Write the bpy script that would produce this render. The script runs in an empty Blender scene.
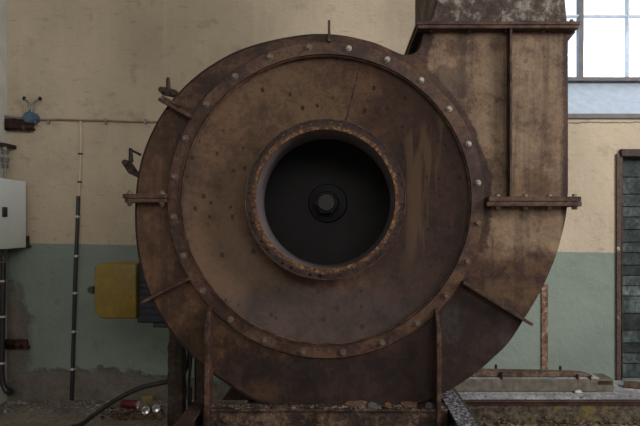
import bpy, bmesh, math, random
from mathutils import Vector, Matrix, noise as mnoise
PI = math.pi
rnd = random.Random(7)
SC = bpy.context.scene
COL = SC.collection

# ------------------------------------------------------------------ camera frame
F = 640*35/36
CX, CY, H = 340.0, 225.0, 1.17          # vanishing point of the depth axis, eye height
YW = 4.15                                # back wall
def at(px, py, Y):
    return Vector(((px-CX)/F*Y, Y, H-(py-CY)/F*Y))
def ax(px, Y): return (px-CX)/F*Y
def az(py, Y): return H-(py-CY)/F*Y

# ------------------------------------------------------------------ mesh builder
class MB:
    def __init__(s): s.bm = bmesh.new()
    def face(s, vs):
        try: return s.bm.faces.new(vs)
        except ValueError: return None
    def box(s, x0, x1, y0, y1, z0, z1):
        v = [s.bm.verts.new((x, y, z)) for x in (x0, x1) for y in (y0, y1) for z in (z0, z1)]
        for q in ((0,1,3,2),(4,6,7,5),(0,4,5,1),(2,3,7,6),(0,2,6,4),(1,5,7,3)):
            s.face([v[i] for i in q])
        return s
    def bar(s, p0, p1, w, up, h):
        """box from p0 to p1, full width w sideways, full height h along 'up'"""
        p0, p1, up = Vector(p0), Vector(p1), Vector(up)
        d = (p1-p0).normalized(); side = d.cross(up).normalized(); u = side.cross(d).normalized()
        v = []
        for p in (p0, p1):
            for a in (-.5, .5):
                for b in (-.5, .5):
                    v.append(s.bm.verts.new(p+side*w*a+u*h*b))
        for q in ((0,1,3,2),(4,6,7,5),(0,4,5,1),(2,3,7,6),(0,2,6,4),(1,5,7,3)):
            s.face([v[i] for i in q])
        return s
    def ring(s, c, u, v, r, n, ph=0):
        return [s.bm.verts.new(c+(u*math.cos(ph+2*PI*k/n)+v*math.sin(ph+2*PI*k/n))*r) for k in range(n)]
    def bridge(s, a, b, closed=True):
        n = len(a)
        for k in range(n if closed else n-1):
            s.face([a[k], a[(k+1) % n], b[(k+1) % n], b[k]])
    def cone(s, p0, p1, r0, r1, n=16, ph=0, cap=True):
        p0, p1 = Vector(p0), Vector(p1)
        d = (p1-p0).normalized()
        u = d.orthogonal().normalized(); v = d.cross(u)
        a = s.ring(p0, u, v, r0, n, ph); b = s.ring(p1, u, v, r1, n, ph)
        s.bridge(a, b)
        if cap: s.face(a[::-1]); s.face(b)
        return s
    def tube(s, pts, r, n=10, cap=True):
        pts = [Vector(p) for p in pts]
        u = None; prev = None; first = None
        for i, p in enumerate(pts):
            d = (pts[min(i+1, len(pts)-1)]-pts[max(i-1, 0)]).normalized()
            if u is None: u = d.orthogonal().normalized()
            u = (u-d*u.dot(d)).normalized(); v = d.cross(u)
            rr = r[i] if isinstance(r, (list, tuple)) else r
            g = s.ring(p, u, v, rr, n)
            if prev: s.bridge(prev, g)
            else: first = g
            prev = g
        if cap: s.face(first[::-1]); s.face(prev)
        return s
    def lathe(s, prof, cx, cz, n=96, close=False, a0=0, a1=2*PI):
        """profile of (radius, y) turned about the depth axis through (cx, cz)"""
        full = abs(a1-a0-2*PI) < 1e-6
        m = n if full else n+1
        rows = []
        for r, y in prof:
            rows.append([s.bm.verts.new((cx+r*math.cos(a0+(a1-a0)*k/n), y, cz+r*math.sin(a0+(a1-a0)*k/n))) for k in range(m)])
        L = len(rows)
        for i in range(L if close else L-1):
            s.bridge(rows[i], rows[(i+1) % L], full)
        return s
    def prism(s, poly, y0, y1, holes=()):
        """polygon in (x, z), with holes, extruded from y0 to y1"""
        bm2 = bmesh.new()
        for lp in [poly]+list(holes):
            vs = [bm2.verts.new((x, y0, z)) for x, z in lp]
            for k in range(len(vs)): bm2.edges.new((vs[k], vs[(k+1) % len(vs)]))
        bmesh.ops.triangle_fill(bm2, use_beauty=True, use_dissolve=False, edges=bm2.edges[:], normal=(0, -1, 0))
        g = bmesh.ops.extrude_face_region(bm2, geom=bm2.faces[:])
        for e in g['geom']:
            if isinstance(e, bmesh.types.BMVert): e.co.y = y1
        me = bpy.data.meshes.new('t'); bm2.to_mesh(me); bm2.free()
        s.bm.from_mesh(me); bpy.data.meshes.remove(me)
        return s
    def chip(s, c, r, seed, squash=.6):
        g = bmesh.ops.create_icosphere(s.bm, subdivisions=1, radius=r)
        q = random.Random(seed)
        rot = Matrix.Rotation(q.uniform(0, 6), 3, Vector((q.uniform(-1,1), q.uniform(-1,1), q.uniform(-1,1)+.01)).normalized())
        sx, sy = q.uniform(.6, 1.4), q.uniform(.6, 1.4)
        for v in g['verts']:
            k = q.uniform(.7, 1.2)
            p = rot @ (v.co*k)
            v.co = Vector((p.x*sx, p.y*sy, p.z*squash))+Vector(c)
        return s
    def build(s, name, m, parent=None, bevel=0, smooth=True, zero=False, loc=None, segs=1):
        bm = s.bm
        bmesh.ops.remove_doubles(bm, verts=bm.verts[:], dist=1e-6)
        bmesh.ops.recalc_face_normals(bm, faces=bm.faces[:])
        if bevel:
            es = [e for e in bm.edges if len(e.link_faces) == 2 and e.calc_face_angle(0) > .6]
            bmesh.ops.bevel(bm, geom=es, offset=bevel, segments=segs, affect='EDGES', profile=.5, clamp_overlap=True)
        if smooth:
            for f in bm.faces: f.smooth = True
            for e in bm.edges:
                if len(e.link_faces) == 2 and e.calc_face_angle(0) > .55: e.smooth = False
        me = bpy.data.meshes.new(name)
        if parent is not None:
            r = parent
            while r.parent: r = r.parent
            off = Vector(r.location)
        elif zero: off = Vector((0, 0, 0))
        elif loc is not None: off = Vector(loc)
        else:
            cs = [v.co for v in bm.verts]
            off = Vector(((min(c.x for c in cs)+max(c.x for c in cs))/2, (min(c.y for c in cs)+max(c.y for c in cs))/2, min(c.z for c in cs)))
        for v in bm.verts: v.co -= off
        bm.to_mesh(me); bm.free()
        me.materials.append(m)
        o = bpy.data.objects.new(name, me); COL.objects.link(o)
        if parent is not None: o.parent = parent
        else: o.location = off
        return o

def tag(o, label=None, cat=None, group=None, kind=None):
    if label: o['label'] = label
    if cat: o['category'] = cat
    if group: o['group'] = group
    if kind: o['kind'] = kind
    return o
def empty(name, loc, label, cat, group=None):
    o = bpy.data.objects.new(name, None); COL.objects.link(o)
    o.location = loc; o.empty_display_size = .1
    return tag(o, label, cat, group)
def struct(o): o['kind'] = 'structure'; return o

def catmull(pts, k=4, closed=False):
    out = []; n = len(pts)
    for i in range(n if closed else n-1):
        P = [pts[(i+j) % n] if closed else pts[max(0, min(n-1, i+j))] for j in (-1, 0, 1, 2)]
        for q in range(k):
            t = q/k
            out.append(tuple(.5*((2*P[1][c])+(-P[0][c]+P[2][c])*t+(2*P[0][c]-5*P[1][c]+4*P[2][c]-P[3][c])*t*t+(-P[0][c]+3*P[1][c]-3*P[2][c]+P[3][c])*t**3) for c in range(len(pts[0]))))
    if not closed: out.append(tuple(pts[-1]))
    return out

# ------------------------------------------------------------------ materials
def srgb(r, g, b, k=1.0):
    f = lambda c: ((c/255)/12.92 if c/255 <= .04045 else ((c/255+.055)/1.055)**2.4)
    return (f(r)*k, f(g)*k, f(b)*k, 1)

class NT:
    def __init__(s, name):
        s.m = bpy.data.materials.new(name); s.m.use_nodes = True
        s.t = s.m.node_tree; s.b = s.t.nodes['Principled BSDF']
        s.tc = s.t.nodes.new('ShaderNodeTexCoord').outputs['Object']
        s.sep = None
    def n(s, kind, **kw):
        x = s.t.nodes.new(kind)
        for k, v in kw.items(): setattr(x, k, v)
        return x
    def put(s, sock, v):
        if isinstance(v, bpy.types.NodeSocket): s.t.links.new(v, sock)
        elif v is not None: sock.default_value = v
    def math(s, op, a, b=None, clamp=False):
        x = s.n('ShaderNodeMath', operation=op, use_clamp=clamp)
        s.put(x.inputs[0], a)
        if b is not None: s.put(x.inputs[1], b)
        return x.outputs[0]
    def xyz(s):
        if not s.sep:
            x = s.n('ShaderNodeSeparateXYZ'); s.put(x.inputs[0], s.tc); s.sep = x.outputs
        return s.sep
    def map(s, scale=(1, 1, 1), loc=(0, 0, 0)):
        x = s.n('ShaderNodeMapping'); s.put(x.inputs[0], s.tc)
        x.inputs['Scale'].default_value = scale; x.inputs['Location'].default_value = loc
        return x.outputs[0]
    def noise(s, scale, detail=6, rough=.6, vec=None, dist=0):
        x = s.n('ShaderNodeTexNoise'); s.put(x.inputs['Vector'], vec or s.tc)
        x.inputs['Scale'].default_value = scale; x.inputs['Detail'].default_value = detail
        x.inputs['Roughness'].default_value = rough; x.inputs['Distortion'].default_value = dist
        return x.outputs['Fac']
    def voro(s, scale, vec=None):
        x = s.n('ShaderNodeTexVoronoi'); s.put(x.inputs['Vector'], vec or s.tc); x.inputs['Scale'].default_value = scale
        return x.outputs['Distance']
    def step(s, v, lo, hi):
        x = s.n('ShaderNodeMapRange', interpolation_type='SMOOTHSTEP')
        s.put(x.inputs[0], v); s.put(x.inputs[1], lo); s.put(x.inputs[2], hi)
        x.inputs[3].default_value = 0; x.inputs[4].default_value = 1
        return x.outputs[0]
    def ramp(s, v, stops):
        x = s.n('ShaderNodeValToRGB'); e = x.color_ramp.elements
        while len(e) < len(stops): e.new(.5)
        for k, (p, c) in enumerate(stops): e[k].position = p; e[k].color = c
        s.put(x.inputs[0], v); return x.outputs[0]
    def mix(s, f, a, b, mode='MIX'):
        x = s.n('ShaderNodeMix', data_type='RGBA', blend_type=mode)
        s.put(x.inputs[0], f); s.put(x.inputs[6], a); s.put(x.inputs[7], b)
        return x.outputs[2]
    def blob(s, cx, cz, rx, rz, nz, soft=.5, warp=.8):
        """ragged patch centred on (cx, cz) of the object's own x, z"""
        X = s.xyz()
        a = s.math('DIVIDE', s.math('SUBTRACT', X[0], cx), rx); b = s.math('DIVIDE', s.math('SUBTRACT', X[2], cz), rz)
        d = s.math('SQRT', s.math('ADD', s.math('MULTIPLY', a, a), s.math('MULTIPLY', b, b)))
        d = s.math('ADD', d, s.math('MULTIPLY', s.math('SUBTRACT', nz, .5), warp*2))
        return s.math('SUBTRACT', 1.0, s.step(d, 1-soft*.5, 1+soft*.5))
    def finish(s, col, rough=.6, metal=0, bump=None, bs=.2, bd=.01, spec=.5):
        s.put(s.b.inputs['Base Color'], col); s.put(s.b.inputs['Roughness'], rough)
        s.put(s.b.inputs['Metallic'], metal); s.b.inputs['Specular IOR Level'].default_value = spec
        if bump is not None:
            x = s.n('ShaderNodeBump'); x.inputs['Strength'].default_value = bs; x.inputs['Distance'].default_value = bd
            s.put(x.inputs['Height'], bump); s.put(s.b.inputs['Normal'], x.outputs[0])
        return s.m

def plain(name, c, rough=.5, metal=0, var=.25, scale=20, spec=.5):
    t = NT(name); nz = t.noise(scale, 5)
    d = tuple(v*(1-var) for v in c[:3])+(1,); l = tuple(min(1, v*(1+var)) for v in c[:3])+(1,)
    return t.finish(t.ramp(nz, [(.3, d), (.7, l)]), rough, metal, nz, .1, spec=spec)

def rcol(t, dark, mid, light, scale=5, fine=40, k=1.):
    """mottled rust colour; also returns the noises it is made from"""
    q = lambda c, m=1.: tuple(v*k*m for v in c[:3])+(1,)
    big = t.noise(scale, 10, .68, dist=.3); fin = t.noise(fine, 7, .75)
    f = t.math('ADD', t.math('MULTIPLY', big, .6), t.math('MULTIPLY', fin, .4))
    col = t.ramp(f, [(.425, q(dark)), (.5, q(mid)), (.57, q(light))])
    sp = t.noise(fine*3.2, 3, .6)
    col = t.mix(t.math('MULTIPLY', t.step(sp, .54, .62), .6), col, q(dark, .75))
    return col, f, big, fin
def rust(name, dark, mid, light, scale=5, spots=.0, streak=.0, rough=.55, bs=.25, patches=(), fine=40, spec=.22, k=1., extra=None):
    t = NT(name)
    q = lambda c, m=1.: tuple(v*k*m for v in c[:3])+(1,)
    col, f, big, fin = rcol(t, dark, mid, light, scale, fine, k)
    warp = t.noise(9, 7, .7)
    if extra: col = extra(t, col, f, big, fin, warp, q)
    for (cx, cz, rx, rz, c, kk, soft, wp) in patches:
        m = t.blob(cx, cz, rx, rz, warp, soft, wp)
        mot = t.step(f, .40, .58)
        c2 = t.mix(mot, q(c, .5), q(c, 1.15))
        col = t.mix(t.math('MULTIPLY', m, kk), col, c2)
    if streak:
        sn = t.noise(1, 5, .6, t.map((26, 26, 1.3)))
        col = t.mix(t.math('MULTIPLY', t.step(sn, .5, .64), streak), col, q(dark))
    if spots:
        v = t.voro(16, t.map((1.3, 1, 1))); gate = t.step(t.noise(7, 2), .44, .5)
        sp = t.math('MULTIPLY', t.math('SUBTRACT', 1., t.step(t.math('ADD', v, t.math('MULTIPLY', fin, .25)), .27, .32)), gate)
        col = t.mix(t.math('MULTIPLY', sp, spots), col, q(dark, .45))
    ro = t.math('ADD', rough-.15, t.math('MULTIPLY', fin, .3))
    hgt = t.math('ADD', big, t.math('MULTIPLY', fin, .5))
    return t.finish(col, ro, 0, hgt, bs, .008, spec)

K = 1.0      # albedo = photo colour x K
A = lambda r, g, b, k=K: srgb(r, g, b, k)

# fan axis and planes
AXX, AXZ = ax(326, 2.49), az(200, 2.49)
YP = 2.49                        # front plate
RO = Vector((AXX, 2.7, .30))     # fan origin
def lp(px, py, Y=YP): return ax(px, Y)-RO.x, az(py, Y)-RO.z
def patch(px, py, rx, ry, c, k=1., soft=.6, wp=.8):
    x, z = lp(px, py); s = YP/F
    return (x, z, rx*s, ry*s, c, k, soft, wp)

M = {}
KF = .66
def radial(t):
    X = t.xyz(); zz = t.math('SUBTRACT', X[2], AXZ-RO.z)
    return X, t.math('SQRT', t.math('ADD', t.math('MULTIPLY', X[0], X[0]), t.math('MULTIPLY', zz, zz)))
def front_wear(t, col, f, big, fin, warp, q):
    """pale worn coat left on the outlet side, rusted through around the cover ring and along the free edges"""
    X, rr = radial(t)
    w = t.math('SUBTRACT', warp, .5)
    near = t.step(t.math('ADD', rr, t.math('MULTIPLY', w, .10)), .655, .668)
    xl = t.step(t.math('ADD', X[0], t.math('MULTIPLY', w, .10)), lp(428, 0)[0], lp(432, 0)[0])
    xr = t.math('SUBTRACT', 1., t.step(t.math('ADD', X[0], t.math('MULTIPLY', w, .06)), lp(560, 0)[0], lp(565, 0)[0]))
    zl = t.step(t.math('ADD', X[2], t.math('MULTIPLY', w, .25)), lp(0, 262)[1], lp(0, 240)[1])
    m = t.math('MULTIPLY', t.math('MULTIPLY', near, xl), t.math('MULTIPLY', xr, zl))
    tan = t.ramp(f, [(.40, q(A(84, 62, 51))), (.48, q(A(123, 101, 81))), (.58, q(A(146, 124, 102)))])
    brown = t.ramp(f, [(.42, q(A(52, 34, 29))), (.5, q(A(84, 60, 47))), (.57, q(A(116, 94, 72)))])
    bl = t.step(t.math('ADD', t.math('MULTIPLY', t.noise(5., 9, .75), .7), t.math('MULTIPLY', t.noise(26, 6, .75), .3)), .515, .55)
    tan = t.mix(t.math('MULTIPLY', bl, .8), tan, brown)
    return t.mix(m, col, tan)
M['front'] = rust('rust_front_plate', A(42, 25, 22), A(66, 44, 36), A(94, 68, 50), 4.5, .3, .4, extra=front_wear, k=KF, patches=[
    patch(450, 78, 20, 20, A(74, 56, 47), .7, .5, 1.5),
    patch(535, 185, 26, 14, A(120, 90, 62), .6, .6, .9),
    patch(152, 215, 22, 95, A(98, 72, 53), .8, .6, .7),
    patch(190, 322, 40, 42, A(92, 68, 46), .6, .8, .7),
    patch(330, 385, 130, 34, A(44, 33, 32), .8, .6, .5),
    patch(462, 345, 64, 55, A(52, 38, 36), .85, .5, .5),
    patch(258, 392, 26, 9, A(84, 58, 40), .5, 1., .9),
    patch(505, 292, 34, 14, A(104, 80, 56), .7, .6, .9),
    patch(452, 320, 10, 18, A(64, 56, 57), .8, .15, 1.6),
    patch(506, 326, 7, 22, A(62, 53, 54), .8, .15, 1.6),
])
M['ring'] = rust('rust_cover_ring', A(50, 34, 31), A(74, 52, 44), A(96, 72, 56), 6, .2, .0, rough=.5, k=KF)
def disc_wear_shade(t, col, f, big, fin, warp, q):
    """drip streaks down the right half, ochre bloom on the left; some of this contrast is painted shading"""
    X, rr = radial(t)
    w = t.math('SUBTRACT', warp, .5)
    right = t.step(t.math('ADD', X[0], t.math('MULTIPLY', w, .5)), .10, .26)
    dark = t.ramp(f, [(.42, q(A(42, 28, 27))), (.58, q(A(70, 48, 40)))])
    col = t.mix(t.math('MULTIPLY', right, .85), col, dark)  # darker right half: part rust, part shade of the dish painted in
    sn = t.noise(1, 4, .55, t.map((17, 17, .9)))
    st = t.math('MULTIPLY', t.math('MULTIPLY', t.step(sn, .52, .6), t.step(X[0], .28, .36)), t.step(X[2], .62, .85))
    return t.mix(t.math('MULTIPLY', st, .75), col, q(A(98, 76, 56)))
M['disc'] = rust('rust_cover_disc', A(66, 46, 37), A(86, 63, 49), A(104, 78, 59), 4, 1., .0, rough=.5, extra=disc_wear_shade, k=KF, patches=[
    patch(222, 195, 44, 105, A(108, 82, 60), .7, .9, .7),
    patch(290, 95, 60, 30, A(100, 82, 62), .5, 1., .6),
    patch(320, 318, 110, 26, A(64, 52, 50), .8, .9, .6),  # light falloff towards the disc's foot, painted as a darker patch
])
M['bar'] = rust('rust_bars', A(50, 34, 31), A(78, 56, 48), A(104, 80, 68), 14, 0, 0, k=.6)
M['dark'] = rust('rust_dark', A(34, 26, 25), A(50, 38, 34), A(66, 50, 42), 8, 0, 0)
M['shell'] = rust('rust_shell', A(22, 17, 17), A(36, 27, 25), A(50, 37, 32), 6, .2, .2)
M['inner'] = plain('dark_impeller_steel', A(20, 20, 23), .65, 0, .4, 12, .25)  # even near-black tone for the impeller parts
M['hub'] = plain('worn_hub_steel', A(27, 25, 26), .6, .0, .3, 30)
M['tube'] = plain('grey_tube_steel', A(92, 84, 86), .5, .0, .25, 14)
M['duct'] = rust('flaking_grey_paint', A(46, 29, 27), A(74, 60, 54), A(134, 132, 126), 9, .6, .5, bs=.5, fine=30, k=.75)
def bolts_mat(name, c): return plain(name, c, .45, .2, .35, 60)
M['bolt'] = bolts_mat('dull_bolt', A(84, 74, 66)); M['boltw'] = bolts_mat('pale_bolt', A(134, 130, 124)); M['boltr'] = bolts_mat('rusty_bolt', A(84, 60, 44))
# inlet flange: orange rust eating in from the inner lip
t = NT('rust_inlet_flange')
X = t.xyz(); zz = t.math('SUBTRACT', X[2], AXZ-RO.z)
rr = t.math('SQRT', t.math('ADD', t.math('MULTIPLY', X[0], X[0]), t.math('MULTIPLY', zz, zz)))
n1 = t.noise(22, 6, .7); n2 = t.noise(70, 4, .7)
edge = t.math('ADD', rr, t.math('MULTIPLY', t.math('SUBTRACT', n1, .5), .04))
m1 = t.math('SUBTRACT', 1., t.step(edge, .278, .293))
base = t.ramp(n1, [(.38, A(26, 19, 19)), (.62, A(52, 39, 36))])
orange = t.ramp(n2, [(.38, A(44, 29, 22)), (.5, A(78, 53, 36)), (.64, A(128, 95, 64))])
M['inlet'] = t.finish(t.mix(m1, base, orange), .6, 0, n2, .5, .006, .2)

# painted plaster wall: beige above, green below, bare render at the foot
def plaster(name, upper, lower, bare):
    t = NT(name); X = t.xyz()
    big = t.noise(1.3, 6, .6); mid = t.noise(7, 7, .65); fin = t.noise(55, 5, .7)
    up = t.mix(t.step(big, .35, .7), upper, tuple(v*.78 for v in upper[:3])+(1,))
    up = t.mix(t.math('MULTIPLY', t.step(mid, .56, .68), .4), up, (.25,.21,.15,1))
    # scratches: long thin marks in the trowelled plaster
    sc = t.noise(1, 4, .7, t.map((9, 1, 40)))
    up = t.mix(t.math('MULTIPLY', t.step(sc, .58, .70), .35), up, (.18,.15,.11,1))
    vs = t.noise(1, 3, .5, t.map((14, 1, .6)))
    up = t.mix(t.math('MULTIPLY', t.step(vs, .56, .72), .2), up, (.55,.48,.37,1))
    lo = t.mix(t.step(big, .35, .7), lower, tuple(v*.8 for v in lower[:3])+(1,))
    lo = t.mix(t.math('MULTIPLY', t.step(mid, .58, .7), .45), lo, tuple(v*.6 for v in lower[:3])+(1,))
    lo = t.mix(t.math('MULTIPLY', t.step(t.noise(24, 5, .7), .66, .72), .6), lo, (.36,.37,.31,1))
    line = t.math('ADD', X[2], t.math('MULTIPLY', X[0], .016))
    line = t.math('ADD', line, t.math('MULTIPLY', t.math('SUBTRACT', mid, .5), .012))
    col = t.mix(t.step(line, 1.012, 1.018), lo, up)
    # bare render
    br = t.ramp(t.math('ADD', t.math('MULTIPLY', mid, .6), t.math('MULTIPLY', fin, .4)), [(.35, tuple(v*.5 for v in bare[:3])+(1,)), (.65, bare)])
    hgt = t.math('ADD', X[2], t.math('MULTIPLY', t.math('SUBTRACT', mid, .5), .2))
    side = t.math('MULTIPLY', t.step(X[0], -1.9, .3), .2)
    low = t.math('SUBTRACT', 1., t.step(t.math('ADD', hgt, side), .195, .225))
    bl = t.blob(-2.26, .40, .20, .42, mid, .3, .5)
    msk = t.math('MAXIMUM', low, bl)
    col = t.mix(msk, col, br)
    # fine cracks under the window
    cz = t.math('ABSOLUTE', t.math('SUBTRACT', X[2], t.math('ADD', 1.853, t.math('MULTIPLY', t.math('SUBTRACT', t.noise(5, 4), .5), .06))))
    cr = t.math('MULTIPLY', t.math('SUBTRACT', 1., t.step(cz, .002, .006)), t.step(X[0], 1.3, 1.4))
    col = t.mix(t.math('MULTIPLY', cr, .75), col, A(48, 40, 34))
    b = t.math('ADD', t.math('ADD', mid, t.math('MULTIPLY', fin, .25)), t.math('MULTIPLY', msk, -.8))
    return t.finish(col, .8, 0, b, .6, .025, .25)
M['wall'] = plaster('two_tone_plaster', (.50,.43,.335,1), (.215,.268,.243,1), (.205,.187,.165,1))
M['wall_pale'] = plain('window_lit_plaster', (.5,.51,.48,1), .85, 0, .15, 6, .2)  # left wall: window light painted in as a paler colour
M['sill'] = plain('skylit_bluish_limewash', (.44,.52,.64,1), .8, 0, .12, 18, .3)  # bluish-white paint, with the skylight's blue put into the colour
M['hall'] = plain('hall_plaster', (.42,.38,.3,1), .9, 0, .1, 3, .2)
t = NT('dirty_concrete')
n1 = t.noise(2.2, 8, .65); n2 = t.noise(30, 6, .7); n3 = t.voro(60)
c = t.ramp(t.math('ADD', t.math('MULTIPLY', n1, .5), t.math('MULTIPLY', n2, .5)), [(.36, A(78, 73, 68)), (.5, A(126, 119, 112)), (.66, A(166, 160, 154))])
M['floor'] = t.finish(c, .8, 0, n2, .5, .02, .25)
t = NT('mossy_concrete')
n1 = t.noise(6, 8, .65); n2 = t.noise(36, 6, .7)
c = t.ramp(n2, [(.36, A(44, 38, 34)), (.5, A(74, 66, 58)), (.66, A(104, 96, 84))])
c = t.mix(t.math('MULTIPLY', t.step(n1, .52, .64), .7), c, A(110, 98, 54))
M['moss'] = t.finish(c, .85, 0, n2, .6, .02, .2)
t = NT('dusty_platform')
n1 = t.noise(5, 8, .65); n2 = t.noise(45, 6, .7)
c = t.ramp(t.math('ADD', t.math('MULTIPLY', n1, .5), t.math('MULTIPLY', n2, .5)), [(.36, A(90, 88, 92)), (.5, A(140, 142, 152)), (.62, A(190, 194, 206))])
M['dust'] = t.finish(c, .8, 0, n2, .5, .015, .3)
M['block'] = plain('grey_concrete', A(96, 92, 84), .85, 0, .35, 25, .2)
M['found'] = plain('dark_concrete', A(52, 48, 45), .85, 0, .4, 18, .2)  # plain dark tone for the foundation
M['crust'] = rust('beam_crust', A(34, 26, 25), A(62, 50, 46), A(128, 118, 112), 20, 0, 0, rough=.85, k=.8)
M['tanflake'] = plain('tan_scale', A(78, 60, 50), .85, 0, .5, 60, .2); M['blueflake'] = plain('blue_flake', A(66, 67, 69), .85, 0, .5, 60, .2); M['orangeflake'] = plain('orange_flake', A(84, 56, 38), .85, 0, .45, 60, .2)
M['plank'] = rust('weathered_plank', A(58, 46, 40), A(84, 68, 58), A(108, 92, 80), 10, 0, .3, rough=.7)
t = NT('flecked_rail')
v = t.noise(75, 5, .75); n1 = t.noise(9, 5)
c = t.mix(t.math('MULTIPLY', t.step(v, .5, .58), t.step(n1, .3, .45)), A(48, 44, 48), A(150, 152, 164))
M['fleck'] = t.finish(c, .7, 0, v, .7, .012, .3)
M['beam'] = rust('crusty_beam', A(40, 30, 28), A(70, 54, 47), A(112, 92, 78), 13, .3, 0, bs=.8, fine=60, k=.75)
M['yellow'] = rust('mustard_paint', A(102, 83, 16), A(112, 92, 20), A(122, 100, 26), 3, 0, 0, rough=.45, bs=.06, spec=.5)
M['navy'] = plain('navy_enamel', A(18, 26, 42), .5, 0, .3, 10)
M['black'] = plain('black_rubber', A(36, 34, 34), .5, 0, .3, 20)
M['blackpipe'] = plain('black_pipe', A(40, 40, 44), .4, 0, .2, 20)
M['post'] = rust('charred_post', A(36, 31, 28), A(54, 46, 40), A(76, 66, 56), 8, 0, .6, rough=.8, bs=.6)
M['cab'] = plain('pale_blue_enamel', (.74,.83,.89,1), .35, 0, .04, 4)
M['blue'] = plain('blue_plastic', A(66, 90, 112), .5, 0, .12, 14)
M['zinc'] = plain('zinc', A(128, 126, 124), .45, .3, .2, 30)
M['lead'] = plain('painted_cable', A(126, 112, 92), .6, 0, .2, 30)
M['pale'] = plain('pale_cable', A(196, 178, 164), .5, 0, .12, 30)
M['white'] = plain('white_clip', A(190, 190, 188), .4, 0, .05, 8)
M['bracket'] = rust('oxide_bracket', A(40, 26, 24), A(58, 38, 34), A(74, 50, 42), 10, 0, 0, rough=.6)
M['alu'] = plain('aluminium', (.86, .9, .96, 1), .28, .85, .1, 60)
M['red'] = plain('red_can_print', A(98, 30, 34), .4, .1, .25, 40)
M['tan'] = plain('tan_card', A(132, 116, 74), .7, 0, .2, 40)
M['canbody'] = plain('can_print', A(150, 142, 130), .4, .4, .3, 50)
M['leafdirt'] = rust('leaf_litter', A(50, 40, 34), A(84, 66, 52), A(128, 108, 86), 30, 0, 0, rough=.85)
M['chips'] = rust('paint_chips', A(92, 86, 82), A(134, 130, 128), A(184, 184, 188), 26, 0, 0, rough=.85)
M['steelframe'] = plain('window_steel', A(92, 90, 94), .6, 0, .25, 20)
M['winbar'] = plain('glare_window_bars', (.62,.66,.74,1), .6, 0, .15, 20)  # thin bars: glare of the window put into a pale blue-grey colour
M['boards'] = [rust('grey_board_%d' % k, A(40, 46, 48, K*s), A(62, 72, 74, K*s), A(84, 96, 96, K*s), 5, 0, .3, rough=.75) for k, s in enumerate((.45, .8, 1.2, 1.75))]
t = NT('rust_peeling_frame')
n1 = t.noise(9, 6, .7); n2 = t.noise(40, 5)
c = t.ramp(n2, [(.35, A(52, 38, 34)), (.65, A(84, 62, 52))])
c = t.mix(t.step(n1, .6, .64), c, A(170, 162, 150))
M['peel'] = t.finish(c, .7, 0, n1, .4, .01)
t = NT('rust_strip')
n1 = t.noise(26, 6, .75)
c = t.ramp(n1, [(.38, A(66, 44, 34)), (.5, A(110, 78, 60)), (.64, A(150, 142, 126))])
M['strip'] = t.finish(c, .75, 0, n1, .4, .01)
# old window glass
t = NT('hazy_glass'); tr = t.n('ShaderNodeBsdfTransparent'); tr.inputs[0].default_value = (.96, .98, 1, 1)
gl = t.n('ShaderNodeBsdfGlossy'); gl.inputs['Roughness'].default_value = .08
mx = t.n('ShaderNodeMixShader'); mx.inputs[0].default_value = .05
t.t.links.new(tr.outputs[0], mx.inputs[1]); t.t.links.new(gl.outputs[0], mx.inputs[2])
t.t.links.new(mx.outputs[0], t.t.nodes['Material Output'].inputs['Surface']); M['glass'] = t.m

# ------------------------------------------------------------------ the hall
XL, XR, YB, ZC = ax(7, YW), 4.6, -4.2, 4.2
struct(MB().box(XL-.3, XR+.3, YB-.3, YW+.5, -.2, 0).build('floor', M['floor'], zero=True))
struct(MB().box(XL-.3, XR+.3, YB-.3, YW+.5, ZC, ZC+.2).build('ceiling', M['hall'], zero=True))
struct(MB().box(XL-.3, XL, YB, YW, 0, ZC).build('wall_left', M['wall_pale'], zero=True))
struct(MB().box(XR, XR+.3, YB, YW+.5, 0, ZC).build('wall_right', M['hall'], zero=True))
struct(MB().box(XL-.3, XR+.3, YB-.3, YB, 0, ZC).build('wall_rear', M['hall'], zero=True))
# back wall with a window and a boarded opening
WX0, WX1 = 1.15, 3.1
WZ0, WZ1 = az(115.5, YW), 3.1
DX0, DX1 = ax(621.5, YW), 2.85
ZP = az(380, YW)
DZ1 = az(154, YW)
YG = 4.48
zg = az(81.5, YG)
w = MB()
def wallrect(x0, x1, z0, z1): w.box(x0, x1, YW, YW+.5, z0, z1)
wallrect(XL-.3, WX0, 0, ZC); wallrect(WX0, WX1, WZ1, ZC); wallrect(WX1, XR, 0, ZC)
wallrect(WX0, DX0, 0, WZ0); wallrect(DX1, WX1, 0, WZ0); wallrect(DX0, DX1, DZ1, WZ0); wallrect(DX0, DX1, 0, ZP-.005)
w.bm.faces.ensure_lookup_table()
struct(w.build('wall_back', M['wall'], zero=True, smooth=False))
# splayed sill
s = MB()
pr = [(YW+.012, WZ0), (YG+.03, zg), (YG+.03, WZ0), ]
a = [s.bm.verts.new((WX0, y, z)) for y, z in pr]; b = [s.bm.verts.new((WX1, y, z)) for y, z in pr]
s.face(a); s.face(b[::-1]); s.bridge(a, b)
sill = struct(s.build('trim_1', M['sill'], zero=True, smooth=False))
led = MB().box(WX0, WX1, YW-.02, YW+.03, az(119, YW), az(114, YW)).build('trim_2', M['steelframe'], zero=True, bevel=.004)
struct(led)
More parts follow.
